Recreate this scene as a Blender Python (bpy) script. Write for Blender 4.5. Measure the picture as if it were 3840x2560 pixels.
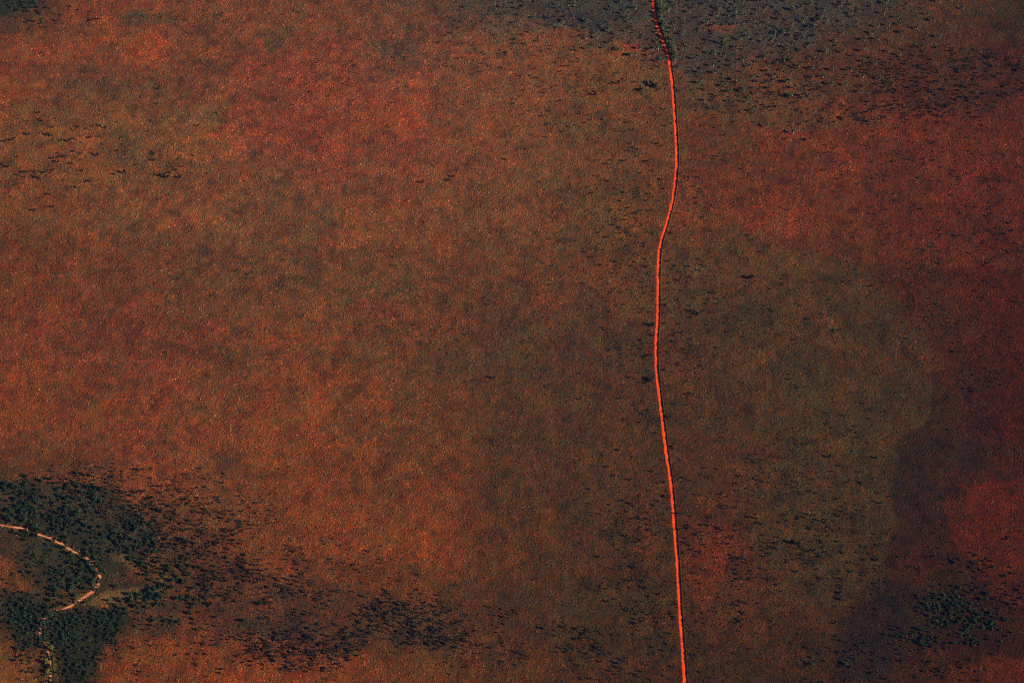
import bpy, math
import numpy as np

# ------------------------------------------------------------------ clear
for o in list(bpy.data.objects):
    bpy.data.objects.remove(o, do_unlink=True)
scene = bpy.context.scene
COL = scene.collection
R = math.radians

# ------------------------------------------------------------------ camera
DEP = R(38.0)            # how far the camera looks down
DIST = 7820.0            # slant distance to the middle of the picture (m)
HF = R(14.0)
camd = bpy.data.cameras.new("camera")
cam = bpy.data.objects.new("camera", camd)
COL.objects.link(cam)
CAMP = np.array([0.0, -DIST * math.cos(DEP), DIST * math.sin(DEP)])
cam.location = CAMP
cam.rotation_euler = (math.pi / 2 - DEP, 0, 0)
camd.sensor_width = 36.0
camd.lens = 18.0 / math.tan(HF / 2)
camd.clip_start = 10.0
camd.clip_end = 200000.0
scene.camera = cam

# ------------------------------------------------------------------ world, sun, exposure
SUN_EL, SUN_AZ = R(25.0), R(117.0)     # azimuth clockwise from +Y
world = bpy.data.worlds.new("World")
scene.world = world
world.use_nodes = True
wn = world.node_tree
bg = wn.nodes["Background"]
sky = wn.nodes.new("ShaderNodeTexSky")
sky.sky_type = 'NISHITA'
sky.sun_disc = False
sky.sun_elevation = SUN_EL
sky.sun_rotation = SUN_AZ
sky.altitude = 0.0
sky.ozone_density = 5.0
wn.links.new(sky.outputs[0], bg.inputs[0])
bg.inputs[1].default_value = 0.05
sd = bpy.data.lights.new("sun", 'SUN')
sd.energy = 5.0
sd.angle = R(0.53)
sd.color = (1.0, 0.90, 0.78)
sun = bpy.data.objects.new("sun", sd)
COL.objects.link(sun)
# the lamp shines along its -Z: tilt so that light comes from the azimuth and elevation above
sun.rotation_euler = (math.pi / 2 - SUN_EL, 0, math.pi - SUN_AZ)
sun.location = (1500, -600, 900)
scene.view_settings.view_transform = 'Standard'
scene.view_settings.look = 'None'
scene.view_settings.gamma = 1.0
scene.view_settings.use_curve_mapping = False
scene.view_settings.exposure = 0.6
try:
    scene.cycles.max_bounces = 4
    scene.cycles.diffuse_bounces = 2
    scene.cycles.use_denoising = False      # the plain's own grain would be smoothed away
    scene.cycles.pixel_filter_type = 'BLACKMAN_HARRIS'
    scene.cycles.filter_width = 1.15
except Exception:
    pass

GAIN = np.array([1.06, .94, .56])      # albedo = wanted display colour (linear) * GAIN

# ------------------------------------------------------------------ geometry helpers
PW, PH = 3840.0, 2560.0
_f = np.array([0, math.cos(DEP), -math.sin(DEP)])
_u = np.array([0, math.sin(DEP), math.cos(DEP)])
_k = math.tan(HF / 2)

def unproj(px, py):
    """photo pixel -> point on the plain (x, y)"""
    px = np.asarray(px, float); py = np.asarray(py, float)
    a = (px - PW / 2) / (PW / 2) * _k
    b = -(py - PH / 2) / (PW / 2) * _k
    d = np.stack([a, _f[1] + b * _u[1], _f[2] + b * _u[2]], -1)
    t = -CAMP[2] / d[..., 2]
    return CAMP[0] + d[..., 0] * t, CAMP[1] + d[..., 1] * t

def proj(x, y):
    dx = x - CAMP[0]; dy = y - CAMP[1]; dz = -CAMP[2]
    z = dy * _f[1] + dz * _f[2]
    v = dy * _u[1] + dz * _u[2]
    z = np.maximum(z, 1.0)
    return PW / 2 + dx / z / _k * PW / 2, PH / 2 - v / z / _k * PW / 2

_tab = np.random.RandomState(7).rand(8, 256, 256)

def vnoise(x, y, s, seed=0):
    """smooth value noise 0..1, feature size s metres"""
    t = _tab[seed % 8]
    x = x / s + 17.3 * seed + 1000; y = y / s + 9.7 * seed + 1000
    xi = np.floor(x).astype(int); yi = np.floor(y).astype(int)
    fx = x - xi; fy = y - yi
    fx = fx * fx * (3 - 2 * fx); fy = fy * fy * (3 - 2 * fy)
    x0 = xi % 256; x1 = (xi + 1) % 256; y0 = yi % 256; y1 = (yi + 1) % 256
    return (t[x0, y0] * (1 - fx) + t[x1, y0] * fx) * (1 - fy) + (t[x0, y1] * (1 - fx) + t[x1, y1] * fx) * fy

def fbm(x, y, s, seed=0, n=4):
    K = .68; r = 0; a = 1; w = 0     # country patterns here run long in y
    for i in range(n):
        r = r + a * vnoise(x * math.cos(i) - y * K * math.sin(i), x * math.sin(i) + y * K * math.cos(i), s / 2 ** i, seed + i)
        w += a; a *= 0.55
    return r / w

def polydist(x, y, pts, step=None):
    """distance to a polyline, and position along it"""
    best = np.full(x.shape, 1e9); side = np.zeros(x.shape)
    for (ax, ay), (bx, by) in zip(pts[:-1], pts[1:]):
        vx, vy = bx - ax, by - ay
        L = vx * vx + vy * vy + 1e-9
        t = np.clip(((x - ax) * vx + (y - ay) * vy) / L, 0, 1)
        ex = x - ax - t * vx; ey = y - ay - t * vy
        d = np.hypot(ex, ey)
        m = d < best
        best = np.where(m, d, best)
        side = np.where(m, np.sign(ex * vy - ey * vx), side)
    return best, side

def smooth(p, n=6):
    """Catmull-Rom resample of a list of points"""
    p = np.array(p, float)
    q = np.vstack([2 * p[0] - p[1], p, 2 * p[-1] - p[-2]])
    out = []
    for i in range(1, len(q) - 2):
        for k in range(n):
            t = k / n
            out.append(0.5 * ((2 * q[i]) + (-q[i - 1] + q[i + 1]) * t + (2 * q[i - 1] - 5 * q[i] + 4 * q[i + 1] - q[i + 2]) * t * t
                              + (-q[i - 1] + 3 * q[i] - 3 * q[i + 1] + q[i + 2]) * t ** 3))
    out.append(p[-1])
    return np.array(out)

# ------------------------------------------------------------------ lines on the plain
ROAD_PX = [(2443, -160), (2446, -60), (2450, 0), (2458, 75), (2477, 129), (2496, 177), (2506, 211), (2512, 245), (2520, 306), (2525.5, 374),
           (2530.6, 442), (2535, 520), (2538, 600), (2534, 664), (2525, 736), (2512, 796), (2497, 851), (2483, 893),
           (2474, 936), (2470, 983), (2468, 1046), (2468, 1153), (2465, 1220), (2461, 1278), (2461, 1363), (2466, 1426),
           (2474, 1490), (2481, 1554), (2490, 1618), (2499, 1697), (2516, 1810), (2528, 1947), (2540, 2111), (2549, 2276),
           (2557, 2386), (2565, 2495), (2569, 2570), (2576, 2700)]
TRACK_PX = [(2483, 112), (2492, 126), (2512, 146), (2525, 165), (2534, 184), (2538, 202), (2536, 219), (2531, 238), (2523, 252), (2518, 268)]
CREEK_PX = [(-60, 1962), (0, 1966), (33, 1971), (88, 1980), (121, 1993), (148, 2002), (181, 2013), (230, 2037), (274, 2065), (324, 2089),
            (346, 2117), (367, 2144), (376, 2166), (365, 2194), (346, 2218), (313, 2238), (274, 2265), (230, 2284), (186, 2292),
            (165, 2314), (154, 2347), (151, 2380), (165, 2402), (181, 2440), (192, 2495), (187, 2560), (180, 2640)]

def wl(pts, n=6):
    p = smooth(pts, n)
    return np.stack(unproj(p[:, 0], p[:, 1]), -1)
ROAD = wl(ROAD_PX); TRACK = wl(TRACK_PX); CREEK = wl(CREEK_PX)

# height of the plain: long low swells, the creek cut a little into it
def height(x, y, creek=True):
    near = np.clip(1.6 - np.hypot(x, y) / 3000.0, 0, 1)
    h = 2.6 * (fbm(x * 0.7, y, 210, 1, 3) - 0.5) + 0.9 * (vnoise(x, y, 45, 3) - 0.5)
    if creek:
        d, _ = polydist(x, y, CREEK[::3])
        h = h - 1.3 * np.exp(-(d / 9.0) ** 2)
    return h * near

# ------------------------------------------------------------------ colour of the soil and its grass, some shade and haze included
# display colours of the plain on a coarse net, with averaged bush shade and some right-edge vignetting left in: rows every 256, columns every 384 photo pixels
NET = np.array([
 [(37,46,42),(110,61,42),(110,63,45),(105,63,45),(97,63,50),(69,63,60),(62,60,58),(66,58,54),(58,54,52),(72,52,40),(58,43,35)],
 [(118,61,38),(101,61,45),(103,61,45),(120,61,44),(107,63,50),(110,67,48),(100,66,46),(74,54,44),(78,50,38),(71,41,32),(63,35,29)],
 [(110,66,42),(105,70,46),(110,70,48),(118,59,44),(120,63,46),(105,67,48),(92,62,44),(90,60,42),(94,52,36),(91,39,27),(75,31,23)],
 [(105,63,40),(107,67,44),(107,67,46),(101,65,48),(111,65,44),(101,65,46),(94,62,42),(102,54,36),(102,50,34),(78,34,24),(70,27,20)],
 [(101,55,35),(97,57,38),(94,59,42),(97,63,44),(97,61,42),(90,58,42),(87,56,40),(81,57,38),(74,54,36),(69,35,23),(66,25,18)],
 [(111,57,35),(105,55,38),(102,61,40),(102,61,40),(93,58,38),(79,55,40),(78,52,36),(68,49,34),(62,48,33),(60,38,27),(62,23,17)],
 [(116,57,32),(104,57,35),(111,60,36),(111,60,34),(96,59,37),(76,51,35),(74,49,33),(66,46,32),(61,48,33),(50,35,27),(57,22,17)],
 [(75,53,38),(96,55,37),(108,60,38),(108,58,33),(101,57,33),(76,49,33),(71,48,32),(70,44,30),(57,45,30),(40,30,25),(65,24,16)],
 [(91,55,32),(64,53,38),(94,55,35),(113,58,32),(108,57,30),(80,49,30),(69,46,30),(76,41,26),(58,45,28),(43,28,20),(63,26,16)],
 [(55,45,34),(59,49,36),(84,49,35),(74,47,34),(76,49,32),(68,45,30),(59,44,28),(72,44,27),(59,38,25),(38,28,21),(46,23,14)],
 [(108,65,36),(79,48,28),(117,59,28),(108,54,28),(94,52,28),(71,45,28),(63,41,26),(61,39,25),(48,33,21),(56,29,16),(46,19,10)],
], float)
# patches: outline in photo pixels, colour, strength, softness (m)
PATCH = [
 ([(860,330),(1500,330),(1560,480),(1580,560),(1592,760),(1470,800),(1350,720),(1250,680),(1240,560),(860,500)], (114,60,43), .45, 9),
 ([(300,140),(560,120),(760,200),(640,260),(300,230),(0,240),(0,140)], (122,64,40), .6, 22),
 ([(900,200),(1180,240),(1250,420),(1150,560),(960,620),(880,430)], (110,56,46), .35, 22),
 ([(2566,412),(2660,446),(2900,490),(3250,482),(3600,460),(3840,366),(4100,340),(4100,1000),(3300,1000),(3000,940),(2820,860),(2700,760),(2570,640)], (90,42,30), .5, 8),
 ([(2740,740),(3020,730),(3060,860),(2900,900),(2780,850)], (112,54,36), .3, 20),
 ([(2620,760),(2790,880),(3010,975),(3150,1000),(3320,1060),(3400,1170),(3490,1300),(3495,1560),(3380,1650),(3350,1850),(3370,2000),(3300,2150),(3160,2290),(2900,2250),(2780,1900),(2720,1300)], (70,51,34), .5, 10),
 ([(3400,1610),(3560,1600),(3700,1660),(4000,1640),(4000,1760),(3680,1805),(3560,1835),(3530,1875),(3440,1905),(3355,1870)], (46,30,27), .6, 24),
 ([(3690,1805),(4000,1740),(4000,2300),(3740,2240),(3660,2110),(3560,1985),(3530,1893)], (82,31,16), .6, 20),
 ([(3360,1900),(3520,1900),(3560,2000),(3480,2180),(3340,2220)], (50,26,24), .65, 24),
 ([(3150,2330),(3250,2260),(3380,2230),(3400,2350),(3330,2560),(3130,2560)], (34,27,28), .75, 22),
 ([(3480,2600),(3560,2540),(3700,2480),(4000,2440),(4000,2700),(3480,2700)], (84,34,15), .7, 16),
 ([(2590,1950),(2740,1990),(2765,2080),(2690,2200),(2640,2340),(2590,2320)], (92,42,27), .5, 30),
 ([(350,2450),(480,2390),(700,2400),(900,2490),(1150,2560),(1150,2700),(380,2700)], (114,58,28), .6, 18),
 ([(-60,2060),(80,2050),(150,2140),(100,2210),(-60,2215)], (100,54,28), .7, 14),
 ([(-60,1780),(120,1800),(420,1830),(560,1960),(560,2080),(380,2180),(180,2230),(-60,2060)], (36,44,38), .75, 30),
 ([(560,1930),(900,2130),(1300,2280),(1700,2280),(1700,2420),(1200,2440),(800,2300),(480,2290),(700,2200)], (66,46,37), .5, 34),
 ([(20,2230),(110,2205),(140,2300),(140,2430),(60,2430),(20,2320)], (26,38,31), .85, 30),
 ([(210,2300),(300,2285),(460,2290),(490,2340),(400,2400),(360,2480),(330,2600),(190,2600),(200,2400)], (26,38,28), .85, 28),
 ([(300,2270),(380,2220),(560,2215),(600,2180),(590,2140),(620,2160),(600,2230),(420,2280)], (104,80,50), .8, 6),
 ([(400,2080),(470,2070),(560,2140),(480,2130)], (88,70,48), .7, 8),
 ([(480,2310),(560,2275),(640,2275),(700,2330),(560,2330)], (72,50,37), .8, 8),
 ([(880,2290),(1150,2300),(1180,2340),(1000,2400),(850,2370)], (52,44,42), .6, 14),
 ([(-60,-60),(150,-60),(130,20),(60,50),(-60,62)], (34,46,42), .9, 7),
 ([(1680,-80),(1850,62),(2000,84),(2250,100),(2450,200),(2560,285),(2700,270),(3000,190),(3150,130),(3330,60),(3440,-80)], (60,56,63), .55, 16),  # bluish: cool tint of the haze put into the ground colour
 ([(2090,45),(2270,50),(2300,110),(2200,110)], (44,48,66), .5, 16),
 ([(2310,150),(2420,168),(2400,205),(2330,180)], (118,60,44), .5, 12),
 ([(2060,110),(2180,110),(2160,180),(2060,170)], (116,58,40), .5, 12),
 ([(2640,80),(2760,90),(2740,130),(2620,115)], (120,60,46), .5, 9),
 ([(2560,290),(2900,260),(3200,420),(3400,470),(2900,485),(2660,440),(2570,400)], (82,60,42), .4, 14),
 ([(3250,230),(3500,240),(3620,330),(3840,330),(3700,420),(3400,400),(3250,330)], (66,40,35), .5, 20),
 ([(1450,1180),(1700,1170),(1900,1230),(1600,1260)], (100,50,42), .4, 22),
 ([(500,1150),(860,1200),(700,1320),(450,1300),(250,1250)], (100,46,38), .35, 26),
 ([(480,35),(640,45),(660,100),(560,95),(420,90)], (60,60,50), .55, 14),
 ([(1000,130),(1110,100),(1120,125),(1030,185),(1000,190)], (62,62,52), .6, 10),
 ([(1400,150),(1560,150),(1560,200),(1420,210)], (68,62,50), .45, 14),
 ([(-60,225),(340,235),(420,270),(-60,275)], (86,48,45), .45, 12),
 ([(130,285),(430,285),(600,330),(200,345)], (80,60,50), .4, 16),
 ([(300,20),(420,20),(380,70),(240,60)], (122,58,36), .5, 12),
 ([(1450,1330),(2050,1320),(2150,1420),(1600,1440)], (72,52,38), .4, 30),
 ([(780,1700),(900,1690),(940,1750),(820,1775)], (66,50,38), .6, 14),
 ([(1250,990),(1150,960),(1130,1070),(1180,1090)], (78,62,46), .45, 16),
 ([(620,1270),(760,1290),(820,1350),(560,1360)], (84,44,40), .45, 20),
 ([(1350,1120),(1560,1140),(1540,1200),(1300,1180)], (112,48,40), .4, 18),
 ([(2500,1060),(2800,1080),(2900,1300),(2560,1300)], (64,52,40), .35, 22),
]
def s2l(c):
    c = np.asarray(c, float) / 255.0
    return np.where(c <= 0.04045, c / 12.92, ((c + 0.055) / 1.055) ** 2.4)

def poly_sd(x, y, pts):
    """signed distance, inside positive"""
    x = np.asarray(x); ins = np.zeros(x.shape, bool); best = np.full(x.shape, 1e9)
    n = len(pts)
    for i in range(n):
        ax, ay = pts[i]; bx, by = pts[(i + 1) % n]
        vx, vy = bx - ax, by - ay
        t = np.clip(((x - ax) * vx + (y - ay) * vy) / (vx * vx + vy * vy + 1e-9), 0, 1)
        best = np.minimum(best, np.hypot(x - ax - t * vx, y - ay - t * vy))
        c = ((ay > y) != (by > y)) & (x < (bx - ax) * (y - ay) / (by - ay + 1e-12) + ax)
        ins ^= c
    return np.where(ins, best, -best)

def soil(x, y):
    wx = x + 46 * (fbm(x, y, 90, 2, 4) - 0.5); wy = y + 46 * (fbm(x, y, 90, 5, 4) - 0.5)
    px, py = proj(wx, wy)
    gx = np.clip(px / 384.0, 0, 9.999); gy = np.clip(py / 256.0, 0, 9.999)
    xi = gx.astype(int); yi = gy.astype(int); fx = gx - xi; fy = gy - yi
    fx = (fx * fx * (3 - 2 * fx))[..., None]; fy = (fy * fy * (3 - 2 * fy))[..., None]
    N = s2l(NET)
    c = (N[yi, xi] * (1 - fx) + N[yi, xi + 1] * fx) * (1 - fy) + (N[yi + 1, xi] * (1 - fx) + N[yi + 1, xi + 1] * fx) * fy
    ex = x + 36 * (fbm(x, y, 45, 4, 6) - 0.5); ey = y + 50 * (fbm(x, y, 45, 6, 6) - 0.5)
    for pts, colr, st, soft in PATCH:
        q = np.stack(unproj([p[0] for p in pts], [p[1] for p in pts]), -1)
        m = np.clip(poly_sd(ex, ey, q) / soft + 0.5, 0, 1)
        m = (m * m * (3 - 2 * m) * st)[..., None]
        c = c * (1 - m) + s2l(colr) * m
    d, _ = polydist(x, y, CREEK[::3])
    m = (np.clip(1.3 - d / (4 + 9 * fbm(x, y, 16, 2, 3)), 0, 1) * .55)[..., None]
    return c * (1 - m) + s2l((104, 76, 48)) * m

def hue(x, y, sc, seed, n=4, k=2.6):
    """crisp patchy field -1..1"""
    r = 0; w = 0; a = 1
    for i in range(n):
        r = r + a * (vnoise(x * math.cos(i) - y * .66 * math.sin(i), x * math.sin(i) + y * .66 * math.cos(i), sc / 2.1 ** i, seed + i) - .5)
        w += a * a; a *= 0.72
    return np.clip(r / math.sqrt(w) * k * 1.5, -1.3, 1.3)[..., None]

def mottle(x, y, c):
    """patches of other grass and bare soil: red, olive, tan, purple-brown"""
    r = hue(x, y, 48, 1, 6)
    c = c * (1 + np.where(r > 0, r * np.array([.11, -.02, -.02]), r * np.array([.09, -.01, -.08])))
    g = hue(x + 500, y, 30, 3, 5)
    c = c * (1 + np.where(g > 0, g * np.array([.09, .10, .04]), g * np.array([.09, .10, .02])))
    d = hue(x, y + 700, 13, 5, 4)
    c = c * (1 + d * np.array([.17, .15, .08]))
    q = hue(x + 900, y, 7, 7, 3)
    c = c * (1 + q * np.array([.20, -.07, -.16]))
    # darker purple-brown scrubby patches
    k = np.clip((fbm(x, y, 22, 6, 5) - 0.60) * 10, 0, 1)[..., None]
    c = c * (1 - .24 * k * np.array([1.25, .95, .15]))
    # bare spots of bright soil, gathered here and there
    s = np.clip((vnoise(x, y, 4.0, 2) + .9 * vnoise(x, y, 60, 7) - 1.38) * 6, 0, 1)[..., None]
    return np.clip(c * (1 + s * np.array([.75, .15, .05])), 0.002, 0.8)

def groundcol(x, y):
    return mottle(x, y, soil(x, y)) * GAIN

# ------------------------------------------------------------------ object helpers
def tag(o, label=None, cat=None, group=None, kind=None):
    for k, v in (('label', label), ('category', cat), ('group', group), ('kind', kind)):
        if v: o[k] = v
    return o

def mesh_np(name, V, F, mat, col=None, smooth_=False):
    """V (n,3), F (m,k) -> mesh"""
    me = bpy.data.meshes.new(name)
    n, m, k = len(V), len(F), F.shape[1]
    me.vertices.add(n); me.vertices.foreach_set('co', np.ascontiguousarray(V, np.float32).ravel())
    me.loops.add(m * k); me.loops.foreach_set('vertex_index', np.ascontiguousarray(F, np.int32).ravel())
    me.polygons.add(m)
    me.polygons.foreach_set('loop_start', np.arange(0, m * k, k, dtype=np.int32))
    me.polygons.foreach_set('loop_total', np.full(m, k, np.int32))
    if smooth_: me.polygons.foreach_set('use_smooth', np.ones(m, bool))
    if col is not None:
        a = me.attributes.new('tint', 'FLOAT_COLOR', 'POINT')
        cc = np.ones((n, 4), np.float32); cc[:, :3] = col
        a.data.foreach_set('color', cc.ravel())
    me.materials.append(mat)
    me.update(calc_edges=True)
    return me

def link(name, me, parent=None, loc=None):
    o = bpy.data.objects.new(name, me); COL.objects.link(o)
    if parent: o.parent = parent
    if loc is not None: o.location = loc
    return o

# ------------------------------------------------------------------ materials
def newmat(name):
    m = bpy.data.materials.new(name); m.use_nodes = True
    nt = m.node_tree; p = nt.nodes['Principled BSDF']
    p.inputs['Roughness'].default_value = 0.95
    p.inputs['Specular IOR Level'].default_value = 0.08
    return m, nt, p

def noise(nt, scale, detail=3, rough=.6, vec=None):
    n = nt.nodes.new('ShaderNodeTexNoise'); n.inputs['Scale'].default_value = scale
    n.inputs['Detail'].default_value = detail; n.inputs['Roughness'].default_value = rough
    if vec is not None: nt.links.new(vec, n.inputs['Vector'])
    return n

def ramp(nt, src, lo, hi, a, b):
    r = nt.nodes.new('ShaderNodeMapRange'); nt.links.new(src, r.inputs[0])
    r.inputs[1].default_value = lo; r.inputs[2].default_value = hi
    r.inputs[3].default_value = a; r.inputs[4].default_value = b
    return r.outputs[0]

def mul(nt, a, b, f=1.0):
    m = nt.nodes.new('ShaderNodeMix'); m.data_type = 'RGBA'; m.blend_type = 'MULTIPLY'
    m.inputs[0].default_value = f
    nt.links.new(a, m.inputs[6]); nt.links.new(b, m.inputs[7])
    return m.outputs[2]

def mat_tinted(name, fine, lo, hi, bump=0.0, bscale=.5, bdist=1.0, rnd=False, trans=0.0):
    m, nt, p = newmat(name)
    at = nt.nodes.new('ShaderNodeAttribute'); at.attribute_name = 'tint'
    geo = nt.nodes.new('ShaderNodeNewGeometry')
    n = noise(nt, fine, 4, .65, geo.outputs['Position'])
    c = mul(nt, at.outputs['Color'], ramp(nt, n.outputs[0], .3, .7, lo, hi))
    if rnd:
        oi = nt.nodes.new('ShaderNodeObjectInfo')
        c = mul(nt, c, ramp(nt, oi.outputs['Random'], 0, 1, .7, 1.35))
    nt.links.new(c, p.inputs['Base Color'])
    if bump:
        b = nt.nodes.new('ShaderNodeBump'); b.inputs['Strength'].default_value = bump
        b.inputs['Distance'].default_value = bdist
        nb = noise(nt, bscale, 4, .7, geo.outputs['Position'])
        nt.links.new(nb.outputs[0], b.inputs['Height']); nt.links.new(b.outputs[0], p.inputs['Normal'])
    return m

M_GROUND = mat_tinted('red_soil', .42, .35, 1.65, 1.0, .40, 1.3)
M_TUFT = mat_tinted('spinifex', .9, .8, 1.2)
M_LEAF = mat_tinted('leaves', 1.6, .6, 1.4, rnd=True)
M_LEAFS = mat_tinted('scrub_leaves', .5, .6, 1.4)
M_BARK = mat_tinted('pale_bark', 2.0, .75, 1.1, rnd=True)

# ------------------------------------------------------------------ ground
def axis(lo, hi, step, far):
    a = np.arange(lo, hi + step, step)
    ext = []; d = step; v = 0
    while v < far:
        d *= 1.35; v += d; ext.append(v)
    ext = np.array(ext)
    return np.concatenate([lo - ext[::-1], a, hi + ext])
gx = axis(-1180, 1180, 3.6, 22000); gy = axis(-1080, 1420, 3.6, 22000)
GX, GY = np.meshgrid(gx, gy)
fx, fy = GX.ravel(), GY.ravel()
V = np.stack([fx, fy, height(fx, fy)], -1)
nx, ny = len(gx), len(gy)
i = np.arange(nx - 1)[None] + nx * np.arange(ny - 1)[:, None]
F = np.stack([i, i + 1, i + 1 + nx, i + nx], -1).reshape(-1, 4)
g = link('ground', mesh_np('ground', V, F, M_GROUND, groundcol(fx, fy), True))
tag(g, kind='structure')

# ------------------------------------------------------------------ road, track, creek bed
def strip(name, line, width, lift, mat, wobble=0.0, edge=0.0, wfun=None, seed=0, crown=0.0, cols=9, step=2.2):
    P = np.array(line)
    seg = np.hypot(*(P[1:] - P[:-1]).T); s = np.concatenate([[0], np.cumsum(seg)])
    t = np.arange(0, s[-1], step)
    x = np.interp(t, s, P[:, 0]); y = np.interp(t, s, P[:, 1])
    dx = np.gradient(x); dy = np.gradient(y); L = np.hypot(dx, dy); nxv = dy / L; nyv = -dx / L   # towards the right of travel
    w = np.full(len(t), width, float) if wfun is None else wfun(t / s[-1]) * width
    rs = np.random.RandomState(seed + 5)
    wl_ = w / 2 + edge * (rs.rand(len(t)) - .5) + wobble * (vnoise(t, t * 0, 14, seed) - .5)
    wr_ = w / 2 + edge * (rs.rand(len(t)) - .5) + wobble * (vnoise(t, t * 0 + 50, 14, seed + 1) - .5)
    a = np.linspace(-1, 1, cols)
    off = np.where(a[None] < 0, a[None] * np.maximum(wl_, .3)[:, None], a[None] * np.maximum(wr_, .3)[:, None])
    X = x[:, None] + nxv[:, None] * off; Y = y[:, None] + nyv[:, None] * off
    Z = height(X, Y) + lift + crown * (1 - a[None] ** 2)
    V = np.stack([X, Y, Z], -1).reshape(-1, 3)
    n = len(t)
    i = (np.arange(cols - 1)[None] + cols * np.arange(n - 1)[:, None])
    F = np.stack([i, i + 1, i + 1 + cols, i + cols], -1).reshape(-1, 4)
    return V, F, np.broadcast_to(a[None], X.shape).ravel(), t

def dirt_mat(name, rough_lo, rough_hi, bump=.3):
    return mat_tinted(name, .8, rough_lo, rough_hi, bump, .8, .3)
M_ROAD = dirt_mat('graded_dirt', .84, 1.12)
M_SAND = dirt_mat('creek_sand', .75, 1.2)

V, F, a, t = strip('road', ROAD[::-1], 6.4, 0.16, M_ROAD, 1.3, 1.5, seed=1, crown=.12)
# wheel ruts and the looser middle and edges
rut = np.exp(-((np.abs(a) - .42) / .13) ** 2)
rc = np.array([.95, .076, .008]) * (1 - .30 * (np.abs(a) > .8))[:, None] + np.array([0, .020, .006]) * rut[:, None]
rc *= (0.80 + .22 * vnoise(V[:, 0], V[:, 1], 18, 4) + .14 * vnoise(V[:, 0], V[:, 1], 3, 5))[:, None]
rc = np.clip(rc, 0, .9)
road = link('road', mesh_np('road', V, F, M_ROAD, rc, True)); tag(road, kind='structure')

V, F, a, t = strip('side_track', TRACK, 2.6, 0.14, M_ROAD, .6, .6, seed=3)
tr = np.tile(np.array([.24, .06, .035]), (len(V), 1)) * (0.8 + .4 * vnoise(V[:, 0], V[:, 1], 8, 4))[:, None]
tk = link('side_track', mesh_np('side_track', V, F, M_ROAD, tr, True)); tag(tk, kind='structure')

def cw(u):
    return np.interp(u, [0, .1, .2, .3, .42, .5, .58, .62, .68, .75, .85, 1], [.3, .6, .85, .95, 1.3, 1.35, 1.1, 1.0, .85, .8, .75, .7]) * (.75 + .5 * vnoise(u * 300, u * 0, 9, 3))
V, F, a, t = strip('creek_bed', CREEK, 4.6, 0.20, M_SAND, 2.6, 1.0, wfun=cw, seed=6)
sc = np.tile(np.array([.72, .24, .095]), (len(V), 1)) * (0.6 + .6 * vnoise(V[:, 0], V[:, 1], 9, 2))[:, None]
ck = link('creek_bed', mesh_np('creek_bed', V, F, M_SAND, sc, True)); tag(ck, kind='structure')

# the bank the grader left along the far side of the road (its right side, seen from here)
def bank(name, side, off, wid, hgt, seed):
    P = ROAD[::-1]
    seg = np.hypot(*(P[1:] - P[:-1]).T); s = np.concatenate([[0], np.cumsum(seg)])
    t = np.arange(0, s[-1], 1.3)
    x = np.interp(t, s, P[:, 0]); y = np.interp(t, s, P[:, 1])
    dx = np.gradient(x); dy = np.gradient(y); L = np.hypot(dx, dy); nxv = dy / L; nyv = -dx / L
    rs = np.random.RandomState(seed)
    prof = np.array([(-1, -.3), (-.55, .75), (0, 1.0), (.5, .6), (1, -.3)])
    h = hgt * (.45 + .8 * vnoise(t, t * 0, 7, seed) + .5 * (rs.rand(len(t)) - .3))
    o = side * (off + .5 * (vnoise(t, t * 0 + 9, 11, seed) - .5))
    X = x[:, None] + nxv[:, None] * (o[:, None] + prof[None, :, 0] * wid / 2 * side)
    Y = y[:, None] + nyv[:, None] * (o[:, None] + prof[None, :, 0] * wid / 2 * side)
    X += (rs.rand(*X.shape) - .5) * .35
    Z = height(X, Y) + .3 + prof[None, :, 1] * h[:, None]
    V = np.stack([X, Y, Z], -1).reshape(-1, 3); n = len(t); c = 5
    i = (np.arange(c - 1)[None] + c * np.arange(n - 1)[:, None])
    F = np.stack([i, i + 1, i + 1 + c, i + c], -1).reshape(-1, 4)
    col = groundcol(V[:, 0], V[:, 1]) * .85
    b = link(name, mesh_np(name, V, F, M_GROUND, col, False)); tag(b, kind='structure')
bank('road_bank', 1, 4.7, 3.4, 1.9, 11)

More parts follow.
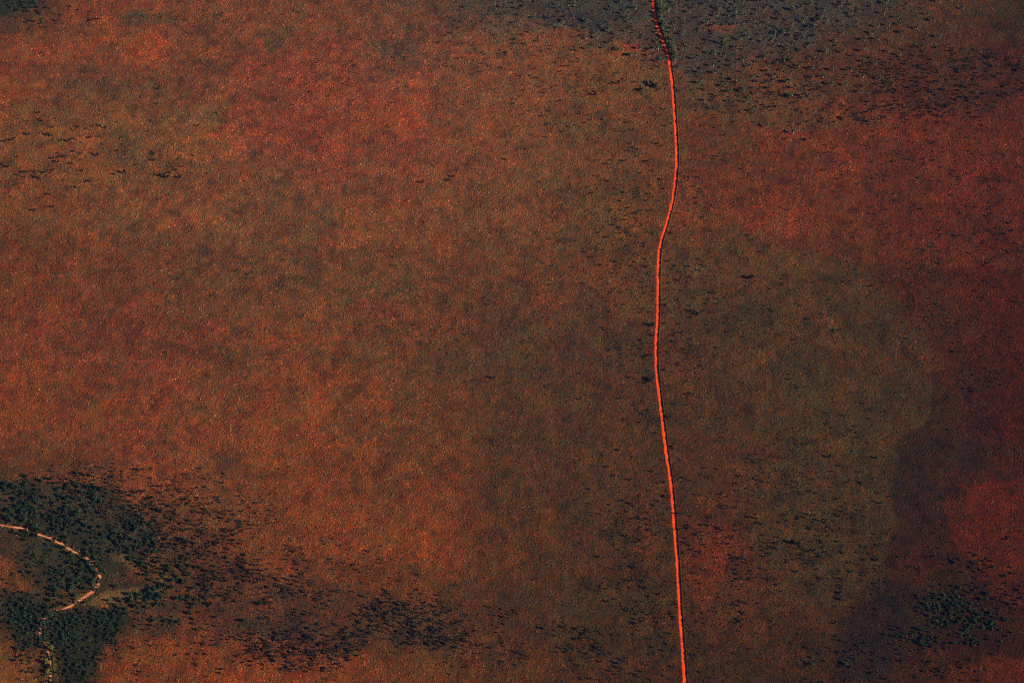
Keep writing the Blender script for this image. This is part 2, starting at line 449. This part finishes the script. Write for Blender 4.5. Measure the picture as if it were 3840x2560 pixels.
# ------------------------------------------------------------------ spinifex hummocks (nobody could count them)
def tufts():
    rs = np.random.RandomState(3)
    n = 680000
    px = rs.rand(n) * 4440 - 300; py = rs.rand(n) * 3000 - 200
    # even spread over the plain: keep by ground area per pixel
    x, y = unproj(px, py)
    y1 = unproj(px, py + 1)[1]
    area = (y - y1) * (CAMP[1] - y) ** 1
    keep = rs.rand(n) < np.abs(area) / np.abs(area).max()
    x, y = x[keep], y[keep]
    d, _ = polydist(x, y, ROAD[::2]); e, _ = polydist(x, y, CREEK[::2]); f, _ = polydist(x, y, TRACK[::2])
    dens = .45 + .9 * fbm(x, y, 30, 6, 3)
    keep = (d > 4.9) & (e > 3.6) & (f > 2) & (rs.rand(len(x)) < dens)
    x, y = x[keep], y[keep]; n = len(x)
    r = .8 + 1.25 * rs.rand(n) ** 1.6; h = r * (.7 + .5 * rs.rand(n))
    k = 5
    ang = rs.rand(n)[:, None] * 6.28 + np.arange(k)[None] * 2 * math.pi / k
    rr = r[:, None] * (.75 + .5 * rs.rand(n, k))
    bx = x[:, None] + np.cos(ang) * rr; by = y[:, None] + np.sin(ang) * rr
    z0 = height(x, y, False)
    bz = np.broadcast_to(z0[:, None] - .12, bx.shape)
    tx = x + (rs.rand(n) - .5) * r * .5; ty = y + (rs.rand(n) - .5) * r * .5; tz = z0 + h
    V = np.concatenate([np.stack([bx, by, bz], -1), np.stack([tx, ty, tz], -1)[:, None]], 1).reshape(-1, 3)
    base = np.arange(n)[:, None] * (k + 1)
    F = np.stack([base + np.arange(k)[None], base + (np.arange(k)[None] + 1) % k, np.broadcast_to(base + k, (n, k))], -1).reshape(-1, 3)
    c = groundcol(x, y)
    l = c.mean(1, keepdims=True)
    grass = l * np.array([1.5, 1.0, .5])
    w = rs.rand(n, 1) ** 1.6 * .6
    c = (c * (1 - w) + grass * w) * (.6 + 1.15 * rs.rand(n, 1) ** 1.5)
    pale = rs.rand(n) < .02
    c[pale] *= 1.9
    c = np.clip(c, 0, .7)
    return mesh_np('spinifex', V, F, M_TUFT, np.repeat(c, k + 1, 0))
sp = link('spinifex_grass', tufts())
tag(sp, 'low rounded spinifex hummocks covering the whole red plain', 'grass', kind='stuff')

# ------------------------------------------------------------------ plants: prototypes
def blob_leaves(rs, n_clump, n_leaf, rx, rz, zc, leaf, cr, hollow=.35):
    """leaf-sized faces gathered in clumps spread through a crown"""
    V = []; T = []
    for c in range(n_clump):
        d = rs.normal(size=3); d /= np.linalg.norm(d)
        q = (hollow + (1 - hollow) * rs.rand()) * d * np.array([rx, rx, rz]); q[2] += zc
        tone = .7 + .7 * rs.rand()
        for l in range(n_leaf):
            e = rs.normal(size=3); e /= np.linalg.norm(e)
            p = q + e * cr * rs.rand() ** .4
            if p[2] < .05: p[2] = .05
            a = rs.normal(size=3); a /= np.linalg.norm(a); b = np.cross(a, e); b /= np.linalg.norm(b) + 1e-6
            s = leaf * (.6 + .8 * rs.rand())
            V += [p - a * s * .6 - b * s * .5, p + a * s * .7, p + b * s * .8]
            T.append(tone)
    V = np.array(V); F = np.arange(len(V)).reshape(-1, 3)
    return V, F, np.repeat(np.array(T), 3)

def tube(p0, p1, r0, r1, k=5):
    p0 = np.array(p0, float); p1 = np.array(p1, float); d = p1 - p0; d /= np.linalg.norm(d)
    u = np.cross(d, [0, 1, .2]); u /= np.linalg.norm(u); w = np.cross(d, u)
    a = np.arange(k) * 2 * math.pi / k
    r = np.cos(a)[:, None] * u + np.sin(a)[:, None] * w
    V = np.vstack([p0 + r * r0, p1 + r * r1]); i = np.arange(k)
    F = np.stack([i, (i + 1) % k, (i + 1) % k + k, i + k], -1)
    return V, F

def trunk(rs, h, lean=.12, r=.24, forks=3, at=.35):
    VV = []; FF = []; o = 0
    top = np.array([(rs.rand() - .5) * h * lean, (rs.rand() - .5) * h * lean, h * at])
    parts = [((0, 0, -.4), top, r, r * .8)]
    for f in range(forks):
        a = rs.rand() * 6.28; q = top + np.array([math.cos(a) * h * .2, math.sin(a) * h * .2, h * (.28 + .15 * rs.rand())])
        parts.append((top, q, r * .7, r * .35))
        parts.append((q, q + np.array([math.cos(a + .8) * h * .1, math.sin(a + .8) * h * .1, h * .14]), r * .35, r * .12))
    for p in parts:
        v, f = tube(*p); VV.append(v); FF.append(f + o); o += len(v)
    return np.vstack(VV), np.vstack(FF)

def protos():
    P = {}
    rs = np.random.RandomState(21)
    P['gum'] = []
    for k in range(6):
        h = 1.0   # unit: 10 m tall
        cv, cf, ct = blob_leaves(rs, 19, 26, 3.3, 2.0, 7.0, 1.0, 1.25)
        tv, tf = trunk(rs, 10, .16, .19, 3, .36)
        P['gum'].append((cv, cf, ct, tv, tf))
    P['creek'] = []
    for k in range(6):
        cv, cf, ct = blob_leaves(rs, 18, 26, 3.0, 2.2, 3.9, .9, 1.25)
        tv, tf = trunk(rs, 7, .12, .28, 3, .3)
        P['creek'].append((cv, cf, ct, tv, tf))
    P['shrub'] = []
    for k in range(6):
        cv, cf, ct = blob_leaves(rs, 8, 16, 1.1, 1.0, 1.9, .62, .62, .15)
        tv, tf = trunk(rs, 2.4, .2, .07, 3, .3)
        P['shrub'].append((cv, cf, ct, tv, tf))
    return P
PROTO = protos()
LEAFCOL = {'gum': np.array([.056, .074, .034]), 'creek': np.array([.016, .030, .013]), 'shrub': np.array([.020, .022, .016])}
BARKCOL = {'gum': np.array([.66, .60, .52]), 'creek': np.array([.42, .38, .32]), 'shrub': np.array([.06, .05, .04])}

# ------------------------------------------------------------------ plants: where they stand  (photo pixel, scale)
rs = np.random.RandomState(12)
gums = []; creeks = []; shrubs = []
def add(lst, px, py, s): lst.append((px, py, s * (1.12 if lst is shrubs else 1.0)))

def crop(pts, ox, oy, k, lst, s=1.0, jit=.15):
    for p in pts:
        add(lst, ox + p[0] / k, oy + p[1] / k, s * (1 - jit + 2 * jit * rs.rand()))

# woodland right of the road, trees that can be told apart
crop([(640,65),(180,100),(480,110),(430,200),(650,215),(380,265),(1065,40),(1170,180),(1510,210),(1780,95),(1350,285),(940,325),(1230,325),
      (860,390),(1110,400),(985,385),(380,430),(130,455),(850,495),(1080,500),(500,505),(660,505),(850,590),(960,610),(1190,530),(370,660),
      (560,665),(730,675),(370,735),(470,735),(550,805),(690,810),(820,885),(290,915),(180,905),(160,785),(1560,365),(1400,460),(1090,255),
      (980,265),(1190,245),(1560,30),(1680,15),(190,1260),(350,1330),(840,735),(1000,755),(740,140),(1040,140),(760,175),(1450,150),(90,330)], 2900, 0, 2.502, gums, 1.1)
crop([(540,105),(455,208),(275,120),(410,160),(850,115),(900,130),(1140,145),(1570,190),(1300,340),(1720,50),(1960,30),(2260,115),(1440,190),
      (1330,270),(1060,390),(970,330),(740,560),(800,690),(1020,760),(790,545),(590,550),(550,625),(700,625),(490,625),(1030,640),(1190,660),
      (1420,610),(1530,610),(1660,535),(1500,490),(1700,450),(1960,470),(2210,535),(1400,740),(1420,820),(1260,810),(1600,740),(1800,745),
      (1650,900),(1700,930),(1530,965),(1590,1030),(1260,930),(2000,800),(2080,850),(1730,1020),(1880,1050),(2270,670),(2180,680),(2200,920),
      (2300,985),(1830,1240),(1780,1140),(2110,1195),(1990,1410),(2240,1080),(1580,1130),(2150,385),(1960,650),(840,110),(985,45),(480,260),
      (240,350),(120,430),(1890,30),(2200,20),(1650,150),(790,470),(2480,60)], 2200, 0, 2.94, gums, 1.05)
# scrubby trees crowding both banks of the creek, hiding stretches of its bed
for k in range(105):
    u = rs.rand() ** .75
    j = u * (len(CREEK_PX) - 1.01); i0 = int(j); f0 = j - i0
    qx = CREEK_PX[i0][0] * (1 - f0) + CREEK_PX[i0 + 1][0] * f0; qy = CREEK_PX[i0][1] * (1 - f0) + CREEK_PX[i0 + 1][1] * f0
    add(creeks, qx + (9 + 9 * rs.rand()) * (1 if rs.rand() < .45 else -1), qy + rs.normal() * 7, .5 + .6 * rs.rand())
# those whose shade falls across the upper road
for k in range(76):
    yy = -34 + 250 * k / 75 + rs.rand() * 8
    xr = np.interp(yy, [-60, 0, 75, 129, 177, 211, 245], [2446, 2450, 2458, 2477, 2496, 2506, 2512])
    add(gums, xr + 13 + rs.rand() * 22, yy + 9, .65 + .5 * rs.rand())
# left of the road at the top
crop([(390,10),(390,85),(730,65),(760,90),(940,90),(970,75),(1270,50),(1450,20),(1480,80),(1550,210),(1580,225),(1970,180),(2050,90),(1900,40),
      (1780,310),(1800,285),(1540,370),(1570,385),(1800,430),(1580,490),(1750,480),(1870,480),(1880,500),(2010,550),(2180,560),(2270,490),
      (640,160),(770,160),(870,240),(1040,335),(1060,185),(1200,180),(1250,260),(1330,215),(2150,610),(2320,600),(2240,690),(2250,850),(2120,895)], 1600, 0, 2.613, gums, .8, .25)

FIELDS = {  # kind: (cx, cy, rx, ry, n, smin, smax) in photo pixels
 'gum': [(2250,30,330,60,90,.3,.7),(3150,130,280,130,45,.35,.75),(2950,330,300,120,30,.35,.7),
         (1880,60,220,60,36,.3,.6),(2330,140,170,80,46,.3,.7),(3450,60,240,80,18,.35,.7)],
 'creek': [(130,1850,150,60,60,.6,1.1),(330,1850,110,50,46,.6,1.0),(220,1960,230,50,70,.6,1.05),(60,1950,80,50,30,.7,1.2),(330,1990,120,60,40,.6,1.1),
           (470,2030,110,60,40,.55,1.1),(600,2110,100,60,40,.6,1.1),(640,2200,70,50,30,.7,1.2),(700,2230,90,70,26,.6,1.0),(560,2250,110,25,26,.7,1.1),
           (280,2130,80,70,60,.6,1.1),(170,2100,90,60,40,.5,.9),(230,2210,60,50,34,.6,1.0),(90,2300,70,100,90,.5,.9),(310,2360,110,60,110,.5,.85),
           (270,2450,70,90,80,.5,.85),(180,2350,50,60,30,.6,1.1),(420,2310,90,35,40,.5,.9),(130,2480,60,70,30,.5,.9),(640,2330,80,25,24,.4,.8),
           (400,2390,80,40,24,.4,.8),(3570,2300,110,70,70,.5,.9),(3640,2350,90,60,50,.5,.9),(3480,2400,80,30,22,.5,.9),(60,20,90,26,30,.5,.9)],
 'shrub': [(650,1900,260,110,420,.6,1.5),(820,2100,220,130,330,.6,1.5),(1150,2180,260,110,160,.6,1.5),(1050,2430,240,80,220,.7,1.6),(1450,2300,220,100,150,.7,1.6),
           (1700,2330,240,110,160,.6,1.6),(1950,2400,220,100,160,.6,1.6),(2350,2200,160,260,230,.7,1.7),(2420,1900,120,220,130,.7,1.7),
           (2330,2430,190,120,190,.7,1.8),(2420,1300,180,280,260,.6,1.6),(2640,1100,170,250,200,.6,1.6),(2300,1050,200,260,170,.5,1.4),(2720,2080,170,200,220,.7,1.7),
           (2900,2000,200,260,240,.6,1.6),(3050,2050,200,180,230,.6,1.7),(3150,1750,180,240,170,.5,1.5),(2880,1700,220,220,150,.5,1.4),(2250,400,260,220,190,.6,1.6),
           (2050,300,230,160,110,.6,1.5),(1850,130,260,110,150,.6,1.6),(2900,330,380,130,260,.6,1.7),
           (3480,700,330,260,360,.6,1.5),(3700,900,200,350,300,.6,1.5),(3550,1200,250,250,130,.6,1.4),(3700,1450,150,220,150,.6,1.5),(3100,1100,260,160,90,.7,1.7),
           (2800,650,260,180,60,.6,1.5),(2450,700,170,160,150,.7,1.7),(2350,900,140,110,110,.6,1.5),(120,600,170,150,120,.7,1.9),(500,500,340,120,50,.7,1.9),
           (620,630,150,30,14,1,2),(150,80,200,40,60,.8,1.9),(1300,250,280,120,120,.5,1.4),(700,60,400,60,60,.5,1.4),(1900,1250,350,250,70,.5,1.3),
           (900,1000,800,500,70,.5,1.2),(1500,1500,900,500,90,.5,1.2),(3300,2100,200,200,150,.6,1.6),(3700,2150,150,120,140,.8,1.9),(3450,2450,250,90,150,.8,1.9),
           (3650,2250,170,60,60,.8,2.0),(3150,2500,200,70,80,.8,1.9),(2700,2400,200,140,80,.6,1.5),(500,2450,300,90,90,.6,1.5),(330,1800,260,50,110,.6,1.6),
           (2100,110,260,70,90,.5,1.3)],
}
for kind, lst in (('gum', gums), ('creek', creeks), ('shrub', shrubs)):
    for cx, cy, rx, ry, n, s0, s1 in FIELDS[kind]:
        if kind == 'creek' and cx < 900: n = int(n * 2.0); s0 *= .75
        if kind == 'shrub': n = int(n * 1.0)
        if kind == 'shrub' and cy > 1750 and cx < 1700: n = int(n * 1.5)
        k = 0; tries = 0
        while k < n and tries < n * 20:
            tries += 1
            a, b = rs.normal(size=2) * .72
            if abs(a) > 1.5 or abs(b) > 1.5: continue
            px, py = cx + a * rx, cy + b * ry
            wx_, wy_ = unproj(px, py)
            if fbm(np.array([wx_]), np.array([wy_]), 34, 2, 3)[0] < .30 + .35 * rs.rand(): continue
            add(lst, px, py, s0 + (s1 - s0) * rs.rand() ** 2.3); k += 1
# the woodland and the mulga belt: even stands inside their edges
def stand(lst, poly, n, s0, s1, gate=.0):
    P = np.array(poly, float); k = 0; lo = P.min(0); hi = P.max(0)
    while k < n:
        q = lo + rs.rand(2) * (hi - lo)
        e = 26 * rs.normal(size=2)
        if poly_sd(np.array([q[0] + e[0]]), np.array([q[1] + e[1] * .5]), poly)[0] < 0: continue
        if gate:
            wx_, wy_ = unproj(q[0], q[1])
            if fbm(np.array([wx_]), np.array([wy_]), 30, 4, 3)[0] < .5 - gate * (1 - rs.rand()): continue
        add(lst, q[0], q[1], s0 + (s1 - s0) * rs.rand() ** 1.5); k += 1
WOOD = [(1830,-40),(1960,60),(2200,110),(2400,190),(2540,290),(2700,390),(2900,420),(3080,330),(3140,190),(3300,70),(3500,-40)]
stand(gums, WOOD, 330, .4, .9, .3)
stand(shrubs, WOOD, 520, .5, 1.5, .3)
stand(gums, [(2560,-40),(3200,-40),(3050,160),(2700,200)], 110, .5, .95)
stand(shrubs, [(3200,260),(3400,190),(3620,170),(3880,230),(3880,320),(3700,420),(3480,450),(3250,480),(3120,420)], 620, .8, 1.9, .35)
stand(shrubs, [(2560,300),(3100,330),(3250,480),(2900,480),(2640,430)], 90, .8, 1.8)
stand(creeks, [(-40,1800),(130,1830),(330,1850),(420,1930),(560,2040),(640,2150),(560,2170),(400,2060),(250,1990),(-40,1930)], 230, .5, 1.1, .35)
stand(creeks, [(30,2230),(120,2210),(150,2420),(60,2440)], 70, .5, .9)
stand(creeks, [(230,2300),(460,2290),(480,2350),(380,2430),(330,2600),(200,2600),(200,2400)], 230, .4, .85)
stand(creeks, [(3450,2230),(3560,2215),(3700,2290),(3810,2330),(3760,2400),(3600,2440),(3430,2420),(3480,2330)], 120, .6, 1.05, .4)
stand(shrubs, [(640,1960),(900,2120),(1300,2270),(1750,2260),(1800,2420),(1300,2480),(900,2420),(700,2250)], 260, .6, 1.6, .3)
stand(shrubs, [(1340,2220),(1480,2260),(1700,2350),(1800,2420),(1640,2440),(1480,2380),(1360,2300)], 170, .8, 1.9, .35)
stand(shrubs, [(900,2420),(1080,2370),(1300,2340),(1390,2420),(1250,2510),(1050,2530),(900,2470)], 230, .7, 1.8, .35)
stand(shrubs, [(420,1830),(620,1890),(900,2080),(1200,2230),(1150,2300),(800,2200),(560,2080),(440,1950)], 380, .6, 1.7, .3)
# creek trees that can be told apart
crop([(90,220),(130,240),(180,160),(280,190),(350,180),(190,280),(110,320),(130,370),(240,330),(300,360),(250,390),(330,310),(420,300),(460,320),
      (540,230),(600,230),(560,270),(650,240),(690,250),(640,310),(680,320),(620,280),(900,290),(930,270),(990,265),(1040,310),(1100,400),(1080,390),
      (540,410),(520,430),(450,400),(400,410),(450,450),(70,400),(60,440),(30,430),(170,450),(250,500),(230,510),(390,530),(460,580),(450,530),
      (700,560),(770,590),(830,610),(860,600),(910,590),(930,530),(1000,480),(1040,490),(960,430),(1260,600),(1280,615),(1060,680),(1020,680),
      (1070,750),(1000,780),(970,760),(1160,810),(1150,780),(1240,780),(790,670),(760,680),(1130,910),(1180,880),(1170,920),(1250,890),(1270,880),
      (1060,940),(1080,980),(1020,1000),(1030,970),(890,970),(900,1010),(930,1050),(860,1070),(820,1090),(960,970),(740,1010),(790,915),(1210,1000),
      (1240,990),(1330,1040),(1400,990),(1440,1040),(1430,945),(1300,1100),(1060,1150),(1220,1160),(1180,1150),(560,770),(600,750),(560,810),
      (480,930),(590,930),(630,890),(520,980),(430,1030),(370,1060),(320,1060),(350,1010),(300,1170),(330,1160),(410,640),(440,650),(480,690),
      (370,600),(1520,980),(1660,1150),(1820,1030),(1780,1035)], 0, 1700, 1.823, creeks, 1.18, .2)
yellow0 = len(creeks)
crop([(330,1310),(350,1340),(340,1400),(365,1420),(372,1460),(345,1480),(318,1440),(330,1500),(352,1380),(368,1490),(340,1520)], 0, 1700, 1.823, creeks, 1.35, .2)
yellow1 = len(creeks)
crop([(1020,1080),(1110,1040),(1130,1060),(1080,1090),(1220,1080),(1250,1090),(1180,1110),(1300,1110),(1400,1060),(1410,1030),(1060,1160),(1190,1170),
      (1230,1200),(1330,1190),(1400,1200),(1440,1240),(1530,1190),(1600,1090),(1100,1200),(990,1240),(1150,1230),(960,1310),(1040,1300),(1250,1270),
      (1300,1280),(1330,1310),(1200,1330),(1000,1330),(1370,1160),(740,820),(760,470),(730,195),(580,890),(510,1020),(515,1060),(340,1420),(420,1440),
      (330,1460),(540,1460),(395,800),(245,890),(260,720),(230,715)], 2840, 1600, 1.633, creeks, 1.0, .2)
# the lone dark shrub in the middle, the clump left of the upper road and other single ones
for p in [(1853,1420,2.3),(2232,360,2.2),(2440,315,3),(2452,325,3),(2460,332,3.2),(2320,317,2.6),(2400,340,2.2),(2405,345,2),(2820,1047,3.2),(2812,1045,2.6),
          (2604,1173,2.4),(2618,1180,2.2),(466,651,2.6),(600,660,2.2),(614,662,2.2),(628,668,2.2),(675,668,2.2),(660,640,1.8),(110,508,2.4),(256,532,2.2),
          (185,511,2),(365,585,2.4),(30,630,2.2),(200,778,2),(128,792,2),(1587,688,2.4),(1700,665,2),(1683,680,1.9),(2446,1222,2.8),(2452,1224,2.4),
          (2448,1425,2.8),(2444,1432,2.6),(2443,1335,2),(2510,1568,2.2),(3112,1717,2.6),(2700,1980,2),(2380,2130,2.4),(2420,2208,2.2),(2350,2012,2.2),
          (2040,2360,2.2),(2120,2355,2.2),(2780,2095,2.4),(2870,2087,2),(2980,2040,3),(2970,2035,2.5),(2790,2300,2)]:
    add(shrubs, *p)
# shrubs that crowd the far side of the road
for k in range(150):
    q = rs.rand() * 2600
    xr = np.interp(q, [p[1] for p in ROAD_PX], [p[0] for p in ROAD_PX])
    sgn = 1 if rs.rand() < .72 else -1
    add(shrubs, xr + sgn * (11 + rs.rand() * 7), q, .45 + .5 * rs.rand())

def arr(lst, isyellow=False):
    a = np.array(lst, float)
    x, y = unproj(a[:, 0], a[:, 1])
    d, _ = polydist(x, y, ROAD[::2]); e, _ = polydist(x, y, CREEK[::2])
    keep = (d > 4.9) & (e > 2.2) & (a[:, 0] > -60) & (a[:, 0] < 3900) & (a[:, 1] > -60) & (a[:, 1] < 2640)
    idx = np.arange(len(a))[keep]
    return a[keep], x[keep], y[keep], idx

# ------------------------------------------------------------------ words for the labels
ONES = 'zeroth first second third fourth fifth sixth seventh eighth ninth tenth eleventh twelfth thirteenth fourteenth fifteenth sixteenth seventeenth eighteenth nineteenth'.split()
TENS = {20: 'twent', 30: 'thirt', 40: 'fort', 50: 'fift', 60: 'sixt', 70: 'sevent', 80: 'eight', 90: 'ninet'}
def ordw(n):
    if n < 20: return ONES[n]
    t = n // 10 * 10
    return TENS[t] + 'ieth' if n == t else TENS[t] + 'y-' + ONES[n - t]
ROADBANDS = [(70, 'at the top edge'), (140, 'just above the side track'), (200, 'beside the side track'), (270, 'where the side track rejoins'),
             (350, 'just below the side track'), (480, 'where its straight begins'), (640, 'at its rightmost upper bulge'), (780, 'above its diagonal kink'),
             (900, 'at its diagonal kink'), (1050, 'just below its diagonal kink'), (1200, 'above its leftmost point'), (1400, 'at its leftmost point'),
             (1600, 'just below its leftmost point'), (1850, 'above the red patch'), (2000, 'at the red patch top'), (2150, 'beside the red patch'),
             (2300, 'at the red patch foot'), (2430, 'well below the red patch'), (9999, 'at the bottom edge')]
CREEKBANDS = [(1830, 'in the topmost scrub above creek'), (1890, 'in the scrub well above creek'), (1960, 'just above where the creek enters'),
              (2030, 'level with the creek entering'), (2100, 'above the creek bend'), (2180, 'level with the creek bend'), (2250, 'just below the creek bend'),
              (2320, 'where the creek turns down'), (2420, 'beside the lowest creek reach'), (9999, 'along the bottom left corner')]

used = {}
def make_labels(kindw, P, sizes, looks):
    """the label of each individual: its look, and its rank from the road or the left edge in a named band"""
    cells = {}
    for i, (px, py) in enumerate(P):
        if px < 900 and py > 1740:
            b = next(w for lim, w in CREEKBANDS if py < lim); cells.setdefault(('c', b), []).append((px, i))
        elif px > 3280 and py > 2150:
            b = 'upper' if py < 2270 else 'middle' if py < 2340 else 'lower'
            cells.setdefault(('t', b), []).append((px, i))
        else:
            xr = np.interp(py, [p[1] for p in ROAD_PX], [p[0] for p in ROAD_PX])
            b = next(w for lim, w in ROADBANDS if py < lim)
            cells.setdefault(('r' if px > xr else 'l', b), []).append((abs(px - xr), i))
    out = {}
    for (c, b), L in cells.items():
        for n, (_, i) in enumerate(sorted(L)):
            o = ordw(n + 1)
            if c == 'c': s = f'{looks[i]} {kindw}, {o} from the left {b}'
            elif c == 't': s = f'{looks[i]} {kindw}, {o} from the left, {b} part of the dark corner thicket'
            else: s = f'{looks[i]} {kindw}, {o} {"right" if c == "r" else "left"} of the road {b}'
            out[i] = s
    return out

# ------------------------------------------------------------------ plants: build
def build(kind, lst, name, kindw, cat, group, stuffname, stufflabel, unit, cap=300, parts=True):
    a, x, y, idx = arr(lst)
    s = a[:, 2]; n = len(a)
    r2 = np.random.RandomState(99)
    rot = r2.rand(n) * 6.283; var = r2.randint(0, 6, n); z = height(x, y, False) - .1
    inframe = (a[:, 0] > 0) & (a[:, 0] < 3840) & (a[:, 1] > 2) & (a[:, 1] < 2556)
    order = sorted(range(n), key=lambda i: (not inframe[i], -s[i]))
    ind = [i for i in order[:cap] if inframe[i]]; rest = [i for i in range(n) if i not in set(ind)]
    yel = np.zeros(n, bool)
    if kind == 'creek': yel = (idx >= yellow0) & (idx < yellow1)
    # prototypes (one crown mesh and one trunk mesh per variant; a second tint for the yellow-green ones)
    crowns = {}; trunks = {}
    for v in range(6):
        cv, cf, ct, tv, tf = PROTO[kind][v]
        for yv in ((0, 1) if kind == 'creek' else (0,)):
            base = LEAFCOL[kind] if not yv else np.array([.095, .085, .012])
            crowns[v, yv] = mesh_np('crown', cv, cf, M_LEAF, ct[:, None] * base)
        trunks[v] = mesh_np('trunk', tv, tf, M_BARK, np.tile(BARKCOL[kind], (len(tv), 1)))
    looks = []
    med = np.percentile(s[ind], [30, 72])
    for k, i in enumerate(ind):
        size = 'small' if s[i] < med[0] else 'medium' if s[i] < med[1] else 'large'
        lk = {'gum': 'pale-trunked', 'creek': 'dark green', 'shrub': 'dark'}[kind]
        if yel[i]: lk = 'yellow-green'
        looks.append(size + ' ' + lk)
    lab = make_labels(kindw, [(a[i, 0], a[i, 1]) for i in ind], s[ind], looks)
    for k, i in enumerate(ind):
        e = bpy.data.objects.new(name, None); COL.objects.link(e)
        e.location = (x[i], y[i], z[i]); e.rotation_euler = (0, 0, rot[i]); e.scale = (s[i],) * 3
        e.empty_display_size = .5
        tag(e, lab[k], cat, group)
        link('crown', crowns[var[i], int(yel[i])], e)
        link('trunk' if kind != 'shrub' else 'stem', trunks[var[i]], e)
    # the many smaller ones as one mass
    VV = []; FF = []; CC = []; o = 0
    for i in rest:
        cv, cf, ct, tv, tf = PROTO[kind][var[i]]
        c_, s_ = math.cos(rot[i]), math.sin(rot[i]); M = np.array([[c_, s_, 0], [-s_, c_, 0], [0, 0, 1]]) * s[i]
        tone = .6 + .9 * r2.rand()
        tone = tone * (np.array([1.7, 1.35, .9]) if r2.rand() < .22 else np.ones(3))
        tri = np.vstack([tf[:, [0, 1, 2]], tf[:, [0, 2, 3]]])
        VV += [cv @ M + (x[i], y[i], z[i]), tv @ M + (x[i], y[i], z[i])]
        CC += [ct[:, None] * LEAFCOL[kind] * tone, np.tile(BARKCOL[kind], (len(tv), 1))]
        FF += [cf + o, tri + o + len(cv)]; o += len(cv) + len(tv)
    if VV:
        so = link(stuffname, mesh_np(stuffname, np.vstack(VV), np.vstack(FF), M_LEAFS, np.vstack(CC)))
        tag(so, stufflabel, cat, kind='stuff')
    print(kind, 'individuals', len(ind), 'rest', len(rest))

build('gum', gums, 'gum_tree', 'woodland tree', 'tree', 'gum trees scattered over the upper plain', 'open_woodland', 'thin open woodland of small trees on the upper plain', 10)
build('creek', creeks, 'creek_tree', 'tree', 'tree', 'bushy trees along the creek and in the corner thicket', 'creek_thicket', 'thick low trees massed along the creek and in the corner thicket', 7)
build('shrub', shrubs, 'desert_shrub', 'desert shrub', 'shrub', 'desert shrubs dotted over the plain', 'low_scrub', 'small dark scrub scattered over the red plain', 2.4)

# ------------------------------------------------------------------ air: a thin even haze round the camera and everything in it
hv = [(sx * 29500, sy * 29500, z) for z in (-8, CAMP[2] + 60) for sy in (-1, 1) for sx in (-1, 1)]
hf = [(0, 2, 3, 1), (4, 5, 7, 6), (0, 1, 5, 4), (2, 6, 7, 3), (0, 4, 6, 2), (1, 3, 7, 5)]
hm = bpy.data.meshes.new('haze'); hm.from_pydata(hv, [], hf); hm.update()
ho = link('haze', hm); tag(ho, 'thin bluish air over the whole plain', 'haze', kind='stuff')
M_HAZE = bpy.data.materials.new('air'); M_HAZE.use_nodes = True
nt = M_HAZE.node_tree; nt.nodes.remove(nt.nodes['Principled BSDF'])
pv = nt.nodes.new('ShaderNodeVolumePrincipled')
pv.inputs['Color'].default_value = (.20, .34, 1.0, 1); pv.inputs['Density'].default_value = 1.7e-6
nt.links.new(pv.outputs[0], nt.nodes['Material Output'].inputs['Volume'])
hm.materials.append(M_HAZE)
